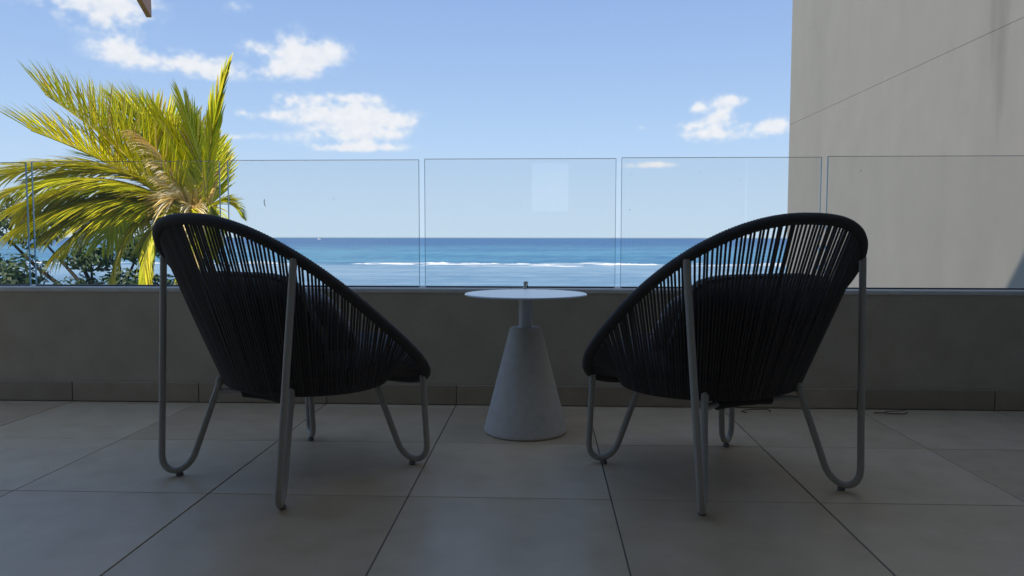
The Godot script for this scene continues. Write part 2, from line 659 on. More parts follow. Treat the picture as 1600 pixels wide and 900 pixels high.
func build_upper_storey() -> void:
	var paint := tri_world(mat(Color.WHITE, 0.85, 0.0, 0.3), Vector3(0.6, 0.6, 0.6))
	paint.albedo_texture = noise_tex(0.015, [[0.0, lin(0.50, 0.48, 0.44)], [1.0, lin(0.58, 0.56, 0.52)]], 512, 5, 61)
	var s := Shape.new()
	s.box(Vector3(-4.2, 2.75, -1.02), Vector3(2.396, 3.0, 2.2))
	var o := obj("ceiling", s, paint)
	o.set_meta("kind", "structure")
	s = Shape.new()
	s.box(Vector3(-4.4, 0.0, -1.25), Vector3(-4.2, 2.75, 2.3))
	tag(obj("side_wall", s, paint), "plain painted side wall closing the covered part of the terrace on the left", "wall")
	s = Shape.new()
	# with a small window through to the far side
	s.box(Vector3(-4.2, 0.0, 2.2), Vector3(-0.15, 2.75, 2.3))
	s.box(Vector3(0.29, 0.0, 2.2), Vector3(2.396, 2.75, 2.3))
	s.box(Vector3(-0.15, 0.0, 2.2), Vector3(0.29, 1.08, 2.3))
	s.box(Vector3(-0.15, 1.67, 2.2), Vector3(0.29, 2.75, 2.3))
	tag(obj("house_wall", s, paint), "plain painted house wall with a small window at the back of the terrace", "wall")
	s = Shape.new()
	s.box(Vector3(-4.2, 3.0, -1.0), Vector3(2.396, 4.7, -0.8))
	s.box(Vector3(-3.7, 4.7, -1.0), Vector3(-2.9, 6.7, -0.8))
	tag(obj("upper_wall", s, paint), "painted upper wall above the terrace that carries the roof rafter", "wall")
	# a sloping rafter tail that reaches out from the upper wall
	var wood := mat(lin(0.42, 0.20, 0.13), 0.6)
	wood = tri_world(wood, Vector3(1, 6, 1.0))
	wood.albedo_color = Color.WHITE
	wood.albedo_texture = noise_tex(0.02, [[0.0, lin(0.60, 0.31, 0.21)], [1.0, lin(0.72, 0.41, 0.29)]], 512, 4, 71)
	var ra := thing("rafter", "reddish wooden rafter tail poking down into the top left of the sky", "rafter", Vector3(-3.28, 2.585, -6.35))
	s = Shape.new()
	var x0 := -0.022
	var x1 := 0.022
	var far := 5.35
	var up := far * 0.64
	var p := [Vector3(0, 0, 0), Vector3(0, 0.30, 0), Vector3(0, 0.30 + up, far), Vector3(0, up, far)]
	var cx := Vector3(0, 1.86, 2.67)
	for k in 4:
		var a: Vector3 = p[k]
		var b: Vector3 = p[(k + 1) % 4]
		s.face([a + Vector3(x0, 0, 0), a + Vector3(x1, 0, 0), b + Vector3(x1, 0, 0), b + Vector3(x0, 0, 0)], cx)
	for x in [x0, x1]:
		s.face([p[0] + Vector3(x, 0, 0), p[1] + Vector3(x, 0, 0), p[2] + Vector3(x, 0, 0), p[3] + Vector3(x, 0, 0)], cx)
	obj("rafter_board", s, wood, ra)


# ---------------------------------------------------------------- chairs
# chair frame: x to its right, y up, -z to its front
func rim_at(t: float) -> Vector3:
	var e := 2.0 / 2.38
	var c := cos(t)
	var u := signf(c) * pow(absf(c), e)
	var f := 0.0117 + 0.3864 * u
	var r := 0.3956 * signf(sin(t)) * pow(absf(sin(t)), e)
	var h := 0.5158 - 0.7392 * f + 0.1724 * f * f + 0.008 * smoothstep(0.25, 0.42, f)
	return Vector3(r, h, -f)


func ring_at(t: float) -> Vector3:
	var c := cos(t)
	var f := 0.030 + 0.21 * c
	var r := 0.305 * sin(t) * (1.0 + 0.047 * c)
	return Vector3(r, 0.306 + 0.06 * f, -f)


func even(fn: Callable, n: int) -> Array:
	# n points spread evenly along a closed curve, from t = 0
	var fine := []
	var run := [0.0]
	for k in 721:
		fine.append(fn.call(TAU * k / 720.0))
		if k > 0:
			run.append(run[-1] + (fine[k] as Vector3).distance_to(fine[k - 1]))
	var out := []
	var j := 0
	for k in n:
		var at: float = run[-1] * k / n
		while run[j + 1] < at:
			j += 1
		out.append((fine[j] as Vector3).lerp(fine[j + 1], (at - run[j]) / (run[j + 1] - run[j])))
	return out


func bezier(a: Vector3, b: Vector3, c: Vector3, d: Vector3, n: int) -> Array:
	var out := []
	for k in n + 1:
		out.append(a.bezier_interpolate(b, c, d, float(k) / n))
	return out


var chair_mats := {}


func build_chair(label: String, at: Vector3, turn: float, seed_: int) -> Node3D:
	var o := thing("rope_chair", label, "chair", at, turn, "black rope chairs beside the table")
	var rg := RandomNumberGenerator.new()
	rg.seed = seed_
	if chair_mats.is_empty():
		var braid := noise_tex(0.12, [], 256, 3, 90, 6.0)
		for k in 3:
			var m := mat(lin(0.056 + 0.012 * k, 0.050 + 0.011 * k, 0.048 + 0.011 * k), 0.72, 0.0, 0.45)
			m.normal_enabled = true
			m.normal_texture = braid
			m.normal_scale = 0.6
			m.uv1_scale = Vector3(1.0, 40.0, 1.0)
			chair_mats["rope%d" % k] = m
		var metal := mat(lin(0.40, 0.375, 0.335), 0.42, 0.0, 0.5)
		metal.roughness_texture = noise_tex(0.05, [[0.0, grey(0.7)], [1.0, grey(1.0)]], 256, 3, 92)
		chair_mats.metal = metal
		chair_mats.rubber = mat(lin(0.02, 0.02, 0.02), 0.7)
		chair_mats.pad = mat(lin(0.16, 0.16, 0.16), 0.6)
	var rope0: Material = chair_mats.rope0
	# the tilted hoop, wound with rope: every turn of the winding is a ripple
	var turns := 330
	var pts := even(rim_at, turns * 4)
	var radii := []
	for k in pts.size():
		radii.append(0.0150 + 0.0021 * [0.0, 0.75, 1.0, 0.75][k % 4] + rg.randf_range(-0.0002, 0.0002))
	var s := Shape.new()
	s.tube(pts, radii, 12, true)
	obj("wrapped_rim", s, rope0, o)
	# seat hoop
	s = Shape.new()
	s.tube(even(ring_at, 120), 0.0095, 10, true)
	obj("seat_hoop", s, rope0, o)
	# ropes strung between the two hoops
	var n := 212
	var top := even(rim_at, 2120)
	var low := even(ring_at, 2120)
	for k in n:
		var a := k * 10 + rg.randi_range(-2, 2)
		var b := k * 10 + rg.randi_range(-1, 1)
		var p: Vector3 = top[posmod(a, 2120)]
		var q: Vector3 = low[posmod(b, 2120)]
		var outw := Vector3(q.x, 0, q.z - -0.03).normalized()
		q += outw * 0.0085
		var run := (p - q).normalized()
		s = Shape.new()
		s.tube([q - run * 0.006, q.lerp(p, 0.5) + outw * rg.randf_range(-0.001, 0.002), p - run * 0.012], 0.0034, 7)
		obj("rope", s, chair_mats["rope%d" % (rg.randi() % 3)], o)
	# ropes across the seat, under the cushion
	for k in range(-13, 14):
		var x := k * 0.0215
		var zf := -0.03 - 0.205 * sqrt(maxf(0.0, 1.0 - pow(x / 0.305, 2)))
		var zr := -0.03 + 0.205 * sqrt(maxf(0.0, 1.0 - pow(x / 0.305, 2)))
		s = Shape.new()
		s.tube([Vector3(x, 0.306 - 0.06 * zf, zf), Vector3(x, 0.302 - 0.06 * (zf + zr) / 2, (zf + zr) / 2), Vector3(x, 0.306 - 0.06 * zr, zr)], 0.004, 6)
		obj("seat_rope", s, chair_mats["rope%d" % (rg.randi() % 3)], o)
	# four hairpin legs, each one bent tube
	var metal: Material = chair_mats.metal
	for side in [-1.0, 1.0]:
		for rear in [true, false]:
			var foot := Vector3(0.26 * side, 0, 0.26) if rear else Vector3(0.26 * side, 0, -0.27)
			var d := Vector3(0.68 * side, 0, 0.73) if rear else Vector3(0.85 * side, 0, -0.50)
			var up_out := Vector3(0.324 * side, 0.708, 0.257) if rear else Vector3(0.297 * side, 0.305, -0.285)
			var up_in := Vector3(0.180 * side, 0.300, 0.160) if rear else Vector3(0.160 * side, 0.312, -0.185)
			var a := foot + d * 0.052 + Vector3(0, 0.075, 0)
			var b := foot - d * 0.050 + Vector3(0, 0.075, 0)
			var da := (a - up_out).normalized()
			var db := (b - up_in).normalized()
			var path := []
			for k in 6:
				path.append(up_out.lerp(a, k / 6.0))
			path.append_array(bezier(a, a + da * 0.078, b + db * 0.078, b, 14))
			for k in range(1, 7):
				path.append(b.lerp(up_in, k / 6.0))
			s = Shape.new()
			s.tube(path, 0.0106, 12)
			obj("leg", s, metal, o)
			s = Shape.new()
			s.lathe([Vector2(0.0, 0.0), Vector2(0.011, 0.0), Vector2(0.012, 0.004), Vector2(0.009, 0.012), Vector2(0.0, 0.013)], 12, foot)
			obj("foot_pad", s, chair_mats.pad, o)
			if rear:
				s = Shape.new()
				s.tube([up_in + Vector3(0, -0.012, 0.002), up_in + Vector3(0, 0.006, 0.002), up_in + Vector3(0, 0.014, -0.004)], [0.0118, 0.0125, 0.008], 10)
				obj("hoop_bracket", s, metal, o)
	# bowed rear cross bar with its middle wound in rope, and a plain one in front
	var bar := bezier(Vector3(-0.187, 0.268, 0.166), Vector3(-0.09, 0.268, 0.085), Vector3(0.09, 0.268, 0.085), Vector3(0.187, 0.268, 0.166), 16)
	s = Shape.new()
	s.tube(bar, 0.0095, 10)
	obj("cross_bar", s, metal, o)
	s = Shape.new()
	s.tube(bezier(Vector3(-0.166, 0.290, -0.190), Vector3(-0.08, 0.292, -0.15), Vector3(0.08, 0.292, -0.15), Vector3(0.166, 0.290, -0.190), 12), 0.0095, 10)
	obj("cross_bar", s, metal, o)
	var wound := []
	var wr := []
	for k in 81:
		var t := lerpf(0.24, 0.76, k / 80.0)
		wound.append(Vector3(-0.187, 0.268, 0.166).bezier_interpolate(Vector3(-0.09, 0.268, 0.085), Vector3(0.09, 0.268, 0.085), Vector3(0.187, 0.268, 0.166), t))
		wr.append(0.0150 + 0.002 * float(k % 2) + 0.0015 * rg.randf())
	s = Shape.new()
	s.tube(wound, wr, 10)
	obj("bar_winding", s, rope0, o)
	return o


# a soft pad on a square grid: half sizes w, l, thickness t, roundness of the plan and of the section
func pad(w: float, l: float, t: float, plan: float, edge: float, seed_: int, wrinkle: float) -> Shape:
	var f := FastNoiseLite.new()
	f.seed = seed_
	f.frequency = 5.0
	f.fractal_octaves = 3
	var s := Shape.new()
	var n := 36
	for face_ in [1.0, -1.0]:
		var start := s.v.size()
		for j in n + 1:
			for i in n + 1:
				var a := -cos(PI * i / n)
				var b := -cos(PI * j / n)
				var squeeze := pow(1.0 + pow(minf(absf(a), absf(b)) / maxf(1e-5, maxf(absf(a), absf(b))), plan), -1.0 / plan)
				var m := maxf(absf(a), absf(b))
				var k := lerpf(1.0, squeeze, smoothstep(0.0, 1.0, m))
				var px := a * k
				var py := b * k
				var hgt := pow(maxf(0.0, 1.0 - pow(m, edge)), 0.5)
				var bump := f.get_noise_3d(px * w * 3.0, py * l * 3.0, face_) * wrinkle * hgt
				s.add(Vector3(px * w, face_ * (t * hgt + bump), py * l), Vector3.UP, Vector2(px * w, py * l) * 4.0)
		for j in n:
			for i in n:
				var a := start + j * (n + 1) + i
				if face_ > 0:
					s.tri(a, a + n + 1, a + n + 2)
					s.tri(a, a + n + 2, a + 1)
				else:
					s.tri(a, a + n + 2, a + n + 1)
					s.tri(a, a + 1, a + n + 2)
	# face check: the first face must look up
	s.smooth()
	if s.n[(n / 2) * (n + 1) + n / 2].y < 0:
		for i in range(0, s.ix.size(), 3):
			var q := s.ix[i + 1]
			s.ix[i + 1] = s.ix[i + 2]
			s.ix[i + 2] = q
		s.smooth()
	return s


func pad_seam(w: float, l: float, plan: float) -> Array:
	var out := []
	for k in 96:
		var q := TAU * k / 96.0
		var a := cos(q)
		var b := sin(q)
		var m := maxf(absf(a), absf(b))
		a /= m
		b /= m
		var sq := pow(1.0 + pow(minf(absf(a), absf(b)), plan), -1.0 / plan)
		out.append(Vector3(a * sq * w, 0, b * sq * l))
	return out


func build_cushions(chair: Node3D, side: String) -> void:
	if not chair_mats.has("cloth"):
		var cloth := mat(lin(0.05, 0.05, 0.054), 0.9, 0.0, 0.35)
		cloth.normal_enabled = true
		cloth.normal_texture = noise_tex(0.25, [], 256, 2, 95, 3.0)
		cloth.uv1_scale = Vector3(6, 6, 6)
		cloth.normal_scale = 0.5
		cloth.rim_enabled = true
		cloth.rim = 0.4
		chair_mats.cloth = cloth
		var woven := mat(Color.WHITE, 0.85, 0.0, 0.35)
		woven.albedo_texture = noise_tex(0.20, [[0.0, lin(0.04, 0.042, 0.046)], [0.46, lin(0.10, 0.105, 0.115)], [0.54, lin(0.45, 0.46, 0.48)], [1.0, lin(0.60, 0.61, 0.63)]], 512, 2, 97)
		woven.uv1_scale = Vector3(2.4, 2.4, 1)
		woven.rim_enabled = true
		woven.rim = 0.3
		chair_mats.woven = woven
	var base := chair.global_transform
	var seats := {"left": "dark seat cushion in the left rope chair", "right": "dark seat cushion in the right rope chair"}
	var o := thing("seat_cushion", seats[side], "cushion", Vector3.ZERO, 0.0, "dark seat cushions in the rope chairs")
	o.transform = base * Transform3D(Basis.from_euler(Vector3(0.06, 0, 0)), Vector3(0, 0.373, -0.110))
	obj("cushion_body", pad(0.268, 0.262, 0.048, 2.6, 7.0, 3, 0.006), chair_mats.cloth, o)
	var s := Shape.new()
	s.tube(pad_seam(0.269, 0.263, 2.6), 0.005, 6, true)
	obj("piping", s, chair_mats.cloth, o)
	var backs := {"left": "plump dark back cushion leaning in the left rope chair", "right": "plump dark back cushion leaning in the right rope chair"}
	o = thing("back_cushion", backs[side], "cushion", Vector3.ZERO, 0.0, "dark back cushions in the rope chairs")
	o.transform = base * Transform3D(Basis.from_euler(Vector3(deg_to_rad(-62), 0, 0)), Vector3(0, 0.515, 0.150))
	obj("cushion_body", pad(0.27, 0.155, 0.085, 5.0, 3.0, 7, 0.012), chair_mats.cloth, o)
	s = Shape.new()
	s.tube(pad_seam(0.271, 0.156, 5.0), 0.005, 6, true)
	obj("piping", s, chair_mats.cloth, o)
	var scat := {"left": "speckled grey woven pillow propped in the left rope chair", "right": "speckled grey woven pillow propped in the right rope chair"}
	o = thing("woven_pillow", scat[side], "pillow", Vector3.ZERO, 0.0, "speckled woven pillows in the rope chairs")
	o.transform = base * Transform3D(Basis.from_euler(Vector3(deg_to_rad(-50), 0, 0)), Vector3(0.0, 0.500, -0.012))
	obj("pillow_body", pad(0.225, 0.125, 0.058, 5.0, 2.4, 17, 0.008), chair_mats.woven, o)


# ---------------------------------------------------------------- table
func build_table() -> void:
	var stone := mat(Color.WHITE, 0.7, 0.0, 0.4)
	stone.albedo_texture = noise_tex(0.03, [[0.0, lin(0.51, 0.475, 0.425)], [0.5, lin(0.57, 0.535, 0.48)], [1.0, lin(0.63, 0.595, 0.54)]], 512, 5, 80)
	stone = tri_world(stone, Vector3(1.6, 1.6, 1.6))
	stone.normal_enabled = true
	stone.normal_texture = noise_tex(0.08, [], 512, 4, 81, 1.5)
	stone.normal_scale = 0.25
	var metal := mat(lin(0.64, 0.66, 0.68), 0.20, 0.0, 0.7)
	var o := thing("side_table", "round white side table on a cone foot between the two chairs", "table", Vector3(-0.071, 0, -2.995))
	var s := Shape.new()
	s.lathe([Vector2(0.0, 0.0), Vector2(0.158, 0.0), Vector2(0.164, 0.006), Vector2(0.164, 0.012), Vector2(0.062, 0.409), Vector2(0.058, 0.414), Vector2(0.0, 0.414)], 64)
	obj("cone_foot", s, stone, o)
	s = Shape.new()
	s.lathe([Vector2(0.0275, 0.4135), Vector2(0.0275, 0.540)], 40)
	obj("stem", s, metal, o)
	s = Shape.new()
	s.lathe([Vector2(0.034, 0.4141), Vector2(0.034, 0.4175), Vector2(0.0295, 0.4185)], 40)
	obj("collar", s, metal, o)
	s = Shape.new()
	s.lathe([Vector2(0.0, 0.5395), Vector2(0.236, 0.5395), Vector2(0.2385, 0.541), Vector2(0.2395, 0.5435), Vector2(0.2385, 0.546), Vector2(0.236, 0.5475), Vector2(0.0, 0.5475)], 96)
	obj("tabletop", s, metal, o)


# ---------------------------------------------------------------- palm
var leaf_mats := {}


func leaf_mat(c: Color, back: Color) -> StandardMaterial3D:
	var m := mat(Color.WHITE, 0.5, 0.0, 0.4)
	m.vertex_color_use_as_albedo = true
	m.albedo_color = c
	m.backlight_enabled = true
	m.backlight = back
	m.cull_mode = BaseMaterial3D.CULL_DISABLED
	return m


# one narrow folded leaflet
func leaflet(s: Shape, base: Vector3, dir: Vector3, face_: Vector3, len_: float, wide: float, droop: float, tint: Color) -> void:
	s.tint = tint
	var segs := 5
	var p := base
	var d := dir.normalized()
	var rows := []
	for k in segs + 1:
		var t := float(k) / segs
		var w := wide * (0.45 + 1.1 * t) * (1.0 - pow(t, 2.2)) * 0.9 + 0.0015
		var across := d.cross(face_).normalized()
		var up := across.cross(d).normalized()
		rows.append([p - across * w + up * w * 0.5, p, p + across * w + up * w * 0.5, up, across])
		d = (d + Vector3.DOWN * droop / segs * (0.4 + t)).normalized()
		p += d * len_ / segs
	for k in segs:
		for h in 2:
			var r: Array = rows[k]
			var q: Array = rows[k + 1]
			var nn: Vector3 = (r[3] as Vector3) + (r[4] as Vector3) * (0.45 if h == 0 else -0.45)
			nn = nn.normalized()
			var i := s.add(r[h], nn)
			s.add(r[h + 1], nn)
			s.add(q[h + 1], nn)
			s.add(q[h], nn)
			s.tri(i, i + 1, i + 2)
			s.tri(i, i + 2, i + 3)


# pts: base, two handles, tip; spread: leaflet angle off the midrib; lift: leaflets raised (+) or hanging (-)
func frond(palm: Node3D, pts: Array, len_: float, spread: float, lift: float, droop: float, mat_key: String, pairs := 62, from := 0.14, twist := 0.0) -> void:
	var path := bezier(pts[0], pts[1], pts[2], pts[3], 28)
	var radii := []
	for k in 29:
		radii.append(lerpf(0.032, 0.004, pow(k / 28.0, 0.7)))
	var s := Shape.new()
	s.tint = Color(0.46, 0.40, 0.07) if mat_key != "dry" else Color(0.50, 0.30, 0.10)
	s.tube(path, radii, 7)
	var mid := obj("frond", s, leaf_mats.stalk, palm)
	var l := Shape.new()
	for k in pairs:
		var t := lerpf(from, 0.995, float(k) / (pairs - 1))
		var p: Vector3 = (pts[0] as Vector3).bezier_interpolate(pts[1], pts[2], pts[3], t)
		var q: Vector3 = (pts[0] as Vector3).bezier_interpolate(pts[1], pts[2], pts[3], minf(1.0, t + 0.01))
		var b: Vector3 = (pts[0] as Vector3).bezier_interpolate(pts[1], pts[2], pts[3], t - 0.01)
		var tan_ := (q - b).normalized()
		var across := tan_.cross(Vector3.UP)
		across = (across if across.length() > 0.15 else tan_.cross(Vector3(0, 0, 1))).normalized().rotated(tan_, twist)
		var up := across.cross(tan_).normalized()
		var size := len_ * (0.35 + 1.0 * pow(sin(PI * clampf(0.08 + 0.84 * t, 0, 1)), 0.7)) * 0.78
		var ang := lerpf(spread, spread * 0.45, t * t)
		for side in [-1.0, 1.0]:
			if rng.randf() < 0.04:
				continue
			var dir: Vector3 = tan_ * cos(ang) + (across * side * cos(lift) + up * sin(lift)) * sin(ang)
			dir += Vector3(rng.randf_range(-1, 1), rng.randf_range(-1, 1), rng.randf_range(-1, 1)) * 0.07
			var c: Color
			if mat_key == "dry":
				c = Color(0.88, 0.66, 0.24).lerp(Color(0.88, 0.84, 0.70), rng.randf()) * rng.randf_range(0.8, 1.1)
			else:
				c = Color(0.50, 0.60, 0.016).lerp(Color(0.92, 0.78, 0.035), rng.randf()) * rng.randf_range(0.75, 1.1)
				if rng.randf() < 0.10:
					c = Color(0.55, 0.42, 0.14)
				if mat_key == "green":
					c = Color(0.22, 0.32, 0.05).lerp(Color(0.48, 0.48, 0.04), rng.randf())
			leaflet(l, p, dir, up, size * rng.randf_range(0.85, 1.12), 0.0185, droop * rng.randf_range(0.6, 1.4), c)
	l.fix_winding()
	obj("leaflets", l, leaf_mats.leaf, mid)


func build_palm() -> void:
	leaf_mats.leaf = leaf_mat(Color.WHITE, Color(0.52, 0.52, 0.42))
	leaf_mats.stalk = mat(Color.WHITE, 0.5, 0.0, 0.4)
	leaf_mats.stalk.vertex_color_use_as_albedo = true
	var o := thing("palm_tree", "coconut palm with yellow green fronds beyond the glass on the left", "palm tree", Vector3(-4.98, 1.08, -11.0))
	var bark := tri_world(mat(Color.WHITE, 0.95, 0.0, 0.2), Vector3(1.5, 5, 1.5))
	bark.albedo_texture = noise_tex(0.03, [[0.0, lin(0.10, 0.085, 0.065)], [1.0, lin(0.24, 0.21, 0.17)]], 512, 4, 101)
	var s := Shape.new()
	var tp := []
	var tr := []
	for k in 60:
		var t := k / 59.0
		tp.append(Vector3(-0.10 - 0.5 * pow(1.0 - t, 2.0), lerpf(-6.2, -0.05, t), 0.0))
		tr.append(lerpf(0.19, 0.125, t) + 0.008 * float(k % 2))
	s.tube(tp, tr, 14)
	obj("trunk", s, bark, o)
	# fibrous heart of old leaf bases
	s = Shape.new()
	s.tint = Color(0.74, 0.52, 0.15)
	for k in 22:
		var a := TAU * k / 22.0 + rng.randf() * 0.3
		var d := Vector3(cos(a), 0, sin(a))
		var b := Vector3(-0.08, rng.randf_range(-0.35, 0.12), 0)
		s.tube([b + d * 0.10, b + d * 0.19 + Vector3(0, 0.2, 0), b + d * 0.30 + Vector3(0, 0.42, 0)], [0.07, 0.055, 0.02], 7)
	obj("leaf_bases", s, leaf_mats.stalk, o)
	# upright young spear, its leaflets hardly open
	frond(o, [Vector3(0.06, -0.1, 0.1), Vector3(0.16, 0.7, 0.1), Vector3(0.13, 1.3, 0.0), Vector3(0.40, 2.02, 0.0)], 0.56, 0.22, 0.25, 0.0, "leaf", 84, 0.1, 0.9)
	# fronds standing behind it
	frond(o, [Vector3(-0.05, 0.0, -0.1), Vector3(-0.04, 0.7, -0.3), Vector3(-0.22, 1.15, -0.3), Vector3(-0.40, 1.62, -0.4)], 0.72, 0.62, 0.15, 0.06, "leaf", 100, 0.12, 0.4)
	frond(o, [Vector3(0.0, 0.0, -0.2), Vector3(-0.02, 0.5, -0.5), Vector3(-0.15, 0.9, -0.7), Vector3(-0.30, 1.25, -0.9)], 0.62, 0.6, 0.2, 0.1, "leaf", 84, 0.12, 0.3)
	frond(o, [Vector3(-0.05, 0.0, 0.0), Vector3(-0.1, 0.5, -0.1), Vector3(-0.3, 0.9, -0.2), Vector3(-0.62, 1.35, -0.3)], 0.7, 0.8, 0.3, 0.08, "leaf", 96, 0.12, 0.2)
	# large fronds to the upper left, leaflets raised
	frond(o, [Vector3(-0.1, 0.0, 0.15), Vector3(-0.5, 0.45, 0.35), Vector3(-0.9, 0.95, 0.4), Vector3(-1.95, 1.66, 0.5)], 0.95, 1.15, 0.85, 0.05, "leaf", 120, 0.12, 0.0)
	frond(o, [Vector3(-0.1, 0.0, 0.2), Vector3(-0.45, 0.35, 0.45), Vector3(-1.0, 0.75, 0.5), Vector3(-2.1, 1.15, 0.6)], 0.9, 1.15, 0.65, 0.1, "leaf", 116, 0.12, 0.0)
	frond(o, [Vector3(-0.1, 0.1, -0.2), Vector3(-0.35, 0.95, -0.4), Vector3(-0.8, 1.32, -0.5), Vector3(-1.6, 1.66, -0.7)], 0.8, 1.05, 0.85, 0.04, "leaf", 110, 0.12, 0.0)
	frond(o, [Vector3(-0.15, 0.1, -0.4), Vector3(-0.6, 0.9, -0.8), Vector3(-1.2, 1.25, -1.1), Vector3(-2.3, 1.55, -1.3)], 0.85, 1.0, 0.8, 0.08, "green", 110, 0.14, 0.0)
	frond(o, [Vector3(-0.15, 0.1, -0.4), Vector3(-0.8, 0.7, -0.9), Vector3(-1.6, 0.95, -1.3), Vector3(-2.7, 0.80, -1.5)], 0.85, 1.0, 0.5, 0.2, "green", 100, 0.14, 0.0)
	# fronds that arch over to the left and hang
	frond(o, [Vector3(-0.15, 0.05, 0.2), Vector3(-0.7, 0.55, 0.5), Vector3(-1.4, 0.65, 0.8), Vector3(-2.4, 0.25, 0.9)], 0.9, 1.0, -0.15, 0.45, "leaf", 116, 0.12, 0.0)
	frond(o, [Vector3(-0.15, 0.0, 0.3), Vector3(-0.6, 0.35, 0.6), Vector3(-1.2, 0.35, 0.9), Vector3(-2.0, -0.15, 1.0)], 0.85, 0.9, -0.3, 0.5, "leaf", 110, 0.12, 0.0)
	frond(o, [Vector3(-0.15, 0.0, 0.25), Vector3(-0.55, 0.25, 0.6), Vector3(-1.0, 0.15, 0.8), Vector3(-1.55, -0.45, 0.9)], 0.75, 0.8, -0.35, 0.6, "leaf", 90, 0.12, 0.0)
	frond(o, [Vector3(-0.12, 0.0, 0.2), Vector3(-0.5, 0.15, 0.5), Vector3(-0.8, 0.0, 0.7), Vector3(-0.95, -0.85, 0.75)], 0.6, 0.7, -0.4, 0.7, "leaf", 70, 0.14, 0.0)
	frond(o, [Vector3(-0.12, 0.1, -0.3), Vector3(-0.8, 0.45, -0.8), Vector3(-1.6, 0.35, -1.2), Vector3(-2.3, -0.35, -1.4)], 0.85, 1.0, -0.2, 0.5, "green", 96, 0.14, 0.0)
	frond(o, [Vector3(-0.1, 0.1, 0.0), Vector3(-0.9, 0.75, 0.2), Vector3(-1.8, 0.85, 0.4), Vector3(-2.9, 0.45, 0.5)], 0.9, 1.0, 0.1, 0.35, "leaf", 120, 0.12, 0.0)
	frond(o, [Vector3(-0.12, 0.05, 0.3), Vector3(-0.65, 0.48, 0.7), Vector3(-1.2, 0.50, 1.0), Vector3(-1.9, 0.12, 1.1)], 0.80, 0.75, -0.5, 0.45, "leaf", 110, 0.12, 0.3)
	frond(o, [Vector3(-0.12, 0.0, 0.3), Vector3(-0.55, 0.30, 0.7), Vector3(-1.0, 0.22, 0.95), Vector3(-1.65, -0.22, 1.0)], 0.75, 0.7, -0.5, 0.5, "leaf", 100, 0.12, -0.2)
	frond(o, [Vector3(-0.1, 0.1, 0.0), Vector3(-0.7, 0.62, 0.0), Vector3(-1.3, 0.72, 0.1), Vector3(-2.2, 0.55, 0.1)], 0.85, 0.95, 0.0, 0.3, "leaf", 110, 0.12, 0.0)
	# dried fronds that hang in front, pale brown
	frond(o, [Vector3(-0.02, -0.1, 0.35), Vector3(-0.06, 0.5, 0.55), Vector3(-0.25, 0.85, 0.6), Vector3(-0.60, 1.12, 0.65)], 0.36, 0.75, -0.9, 1.3, "dry", 70, 0.2, 0.3)
	frond(o, [Vector3(0.02, -0.2, 0.3), Vector3(0.02, 0.35, 0.55), Vector3(-0.20, 0.45, 0.7), Vector3(-0.18, -0.5, 0.8)], 0.5, 0.45, -0.5, 0.9, "dry", 60, 0.25, 0.0)
	frond(o, [Vector3(0.02, -0.2, 0.3), Vector3(0.10, 0.28, 0.55), Vector3(0.22, 0.25, 0.7), Vector3(0.25, -0.6, 0.8)], 0.45, 0.45, -0.5, 0.9, "dry", 50, 0.25, 0.0)
	# fronds to the right and hanging behind the chair
	frond(o, [Vector3(0.08, -0.1, 0.2), Vector3(0.25, 0.30, 0.3), Vector3(0.34, 0.2, 0.4), Vector3(0.36, -0.55, 0.45)], 0.4, 0.5, -0.2, 0.6, "leaf", 60, 0.2, 0.0)
	frond(o, [Vector3(0.08, -0.1, 0.1), Vector3(0.22, 0.28, 0.0), Vector3(0.36, 0.28, 0.0), Vector3(0.56, 0.05, 0.0)], 0.3, 0.5, 0.0, 0.4, "leaf", 50, 0.3, 0.0)
	frond(o, [Vector3(0.0, -0.1, 0.3), Vector3(0.0, 0.25, 0.6), Vector3(0.12, 0.1, 0.8), Vector3(0.18, -0.95, 0.9)], 0.55, 0.55, -0.3, 0.7, "leaf", 76, 0.2, 0.0)
	frond(o, [Vector3(-0.1, -0.1, 0.3), Vector3(-0.25, 0.15, 0.6), Vector3(-0.40, -0.1, 0.8), Vector3(-0.42, -0.95, 0.9)], 0.55, 0.55, -0.3, 0.7, "leaf", 76, 0.2, 0.0)


# ---------------------------------------------------------------- broadleaf trees
func crown_leaves(s: Shape, centre: Vector3, radius: Vector3, count: int, size: float, tint_a: Color, tint_b: Color) -> void:
	for k in count:
		var d := Vector3(rng.randfn(), rng.randfn(), rng.randfn()).normalized()
		var p := centre + d * radius * pow(rng.randf(), 0.45)
		var n := (d + Vector3(rng.randfn(), rng.randfn() + 1.2, rng.randfn()) * 0.6).normalized()
		var u := n.cross(Vector3(rng.randfn(), rng.randfn(), rng.randfn())).normalized()
		var w := n.cross(u)
		var l := size * rng.randf_range(0.6, 1.3)
		s.tint = tint_a.lerp(tint_b, rng.randf())
		var i := s.add(p - u * l, n)
		s.add(p + w * l * 0.42, n)
		s.add(p + u * l, n)
		s.add(p - w * l * 0.42, n)
		s.tri(i, i + 1, i + 2)
		s.tri(i, i + 2, i + 3)


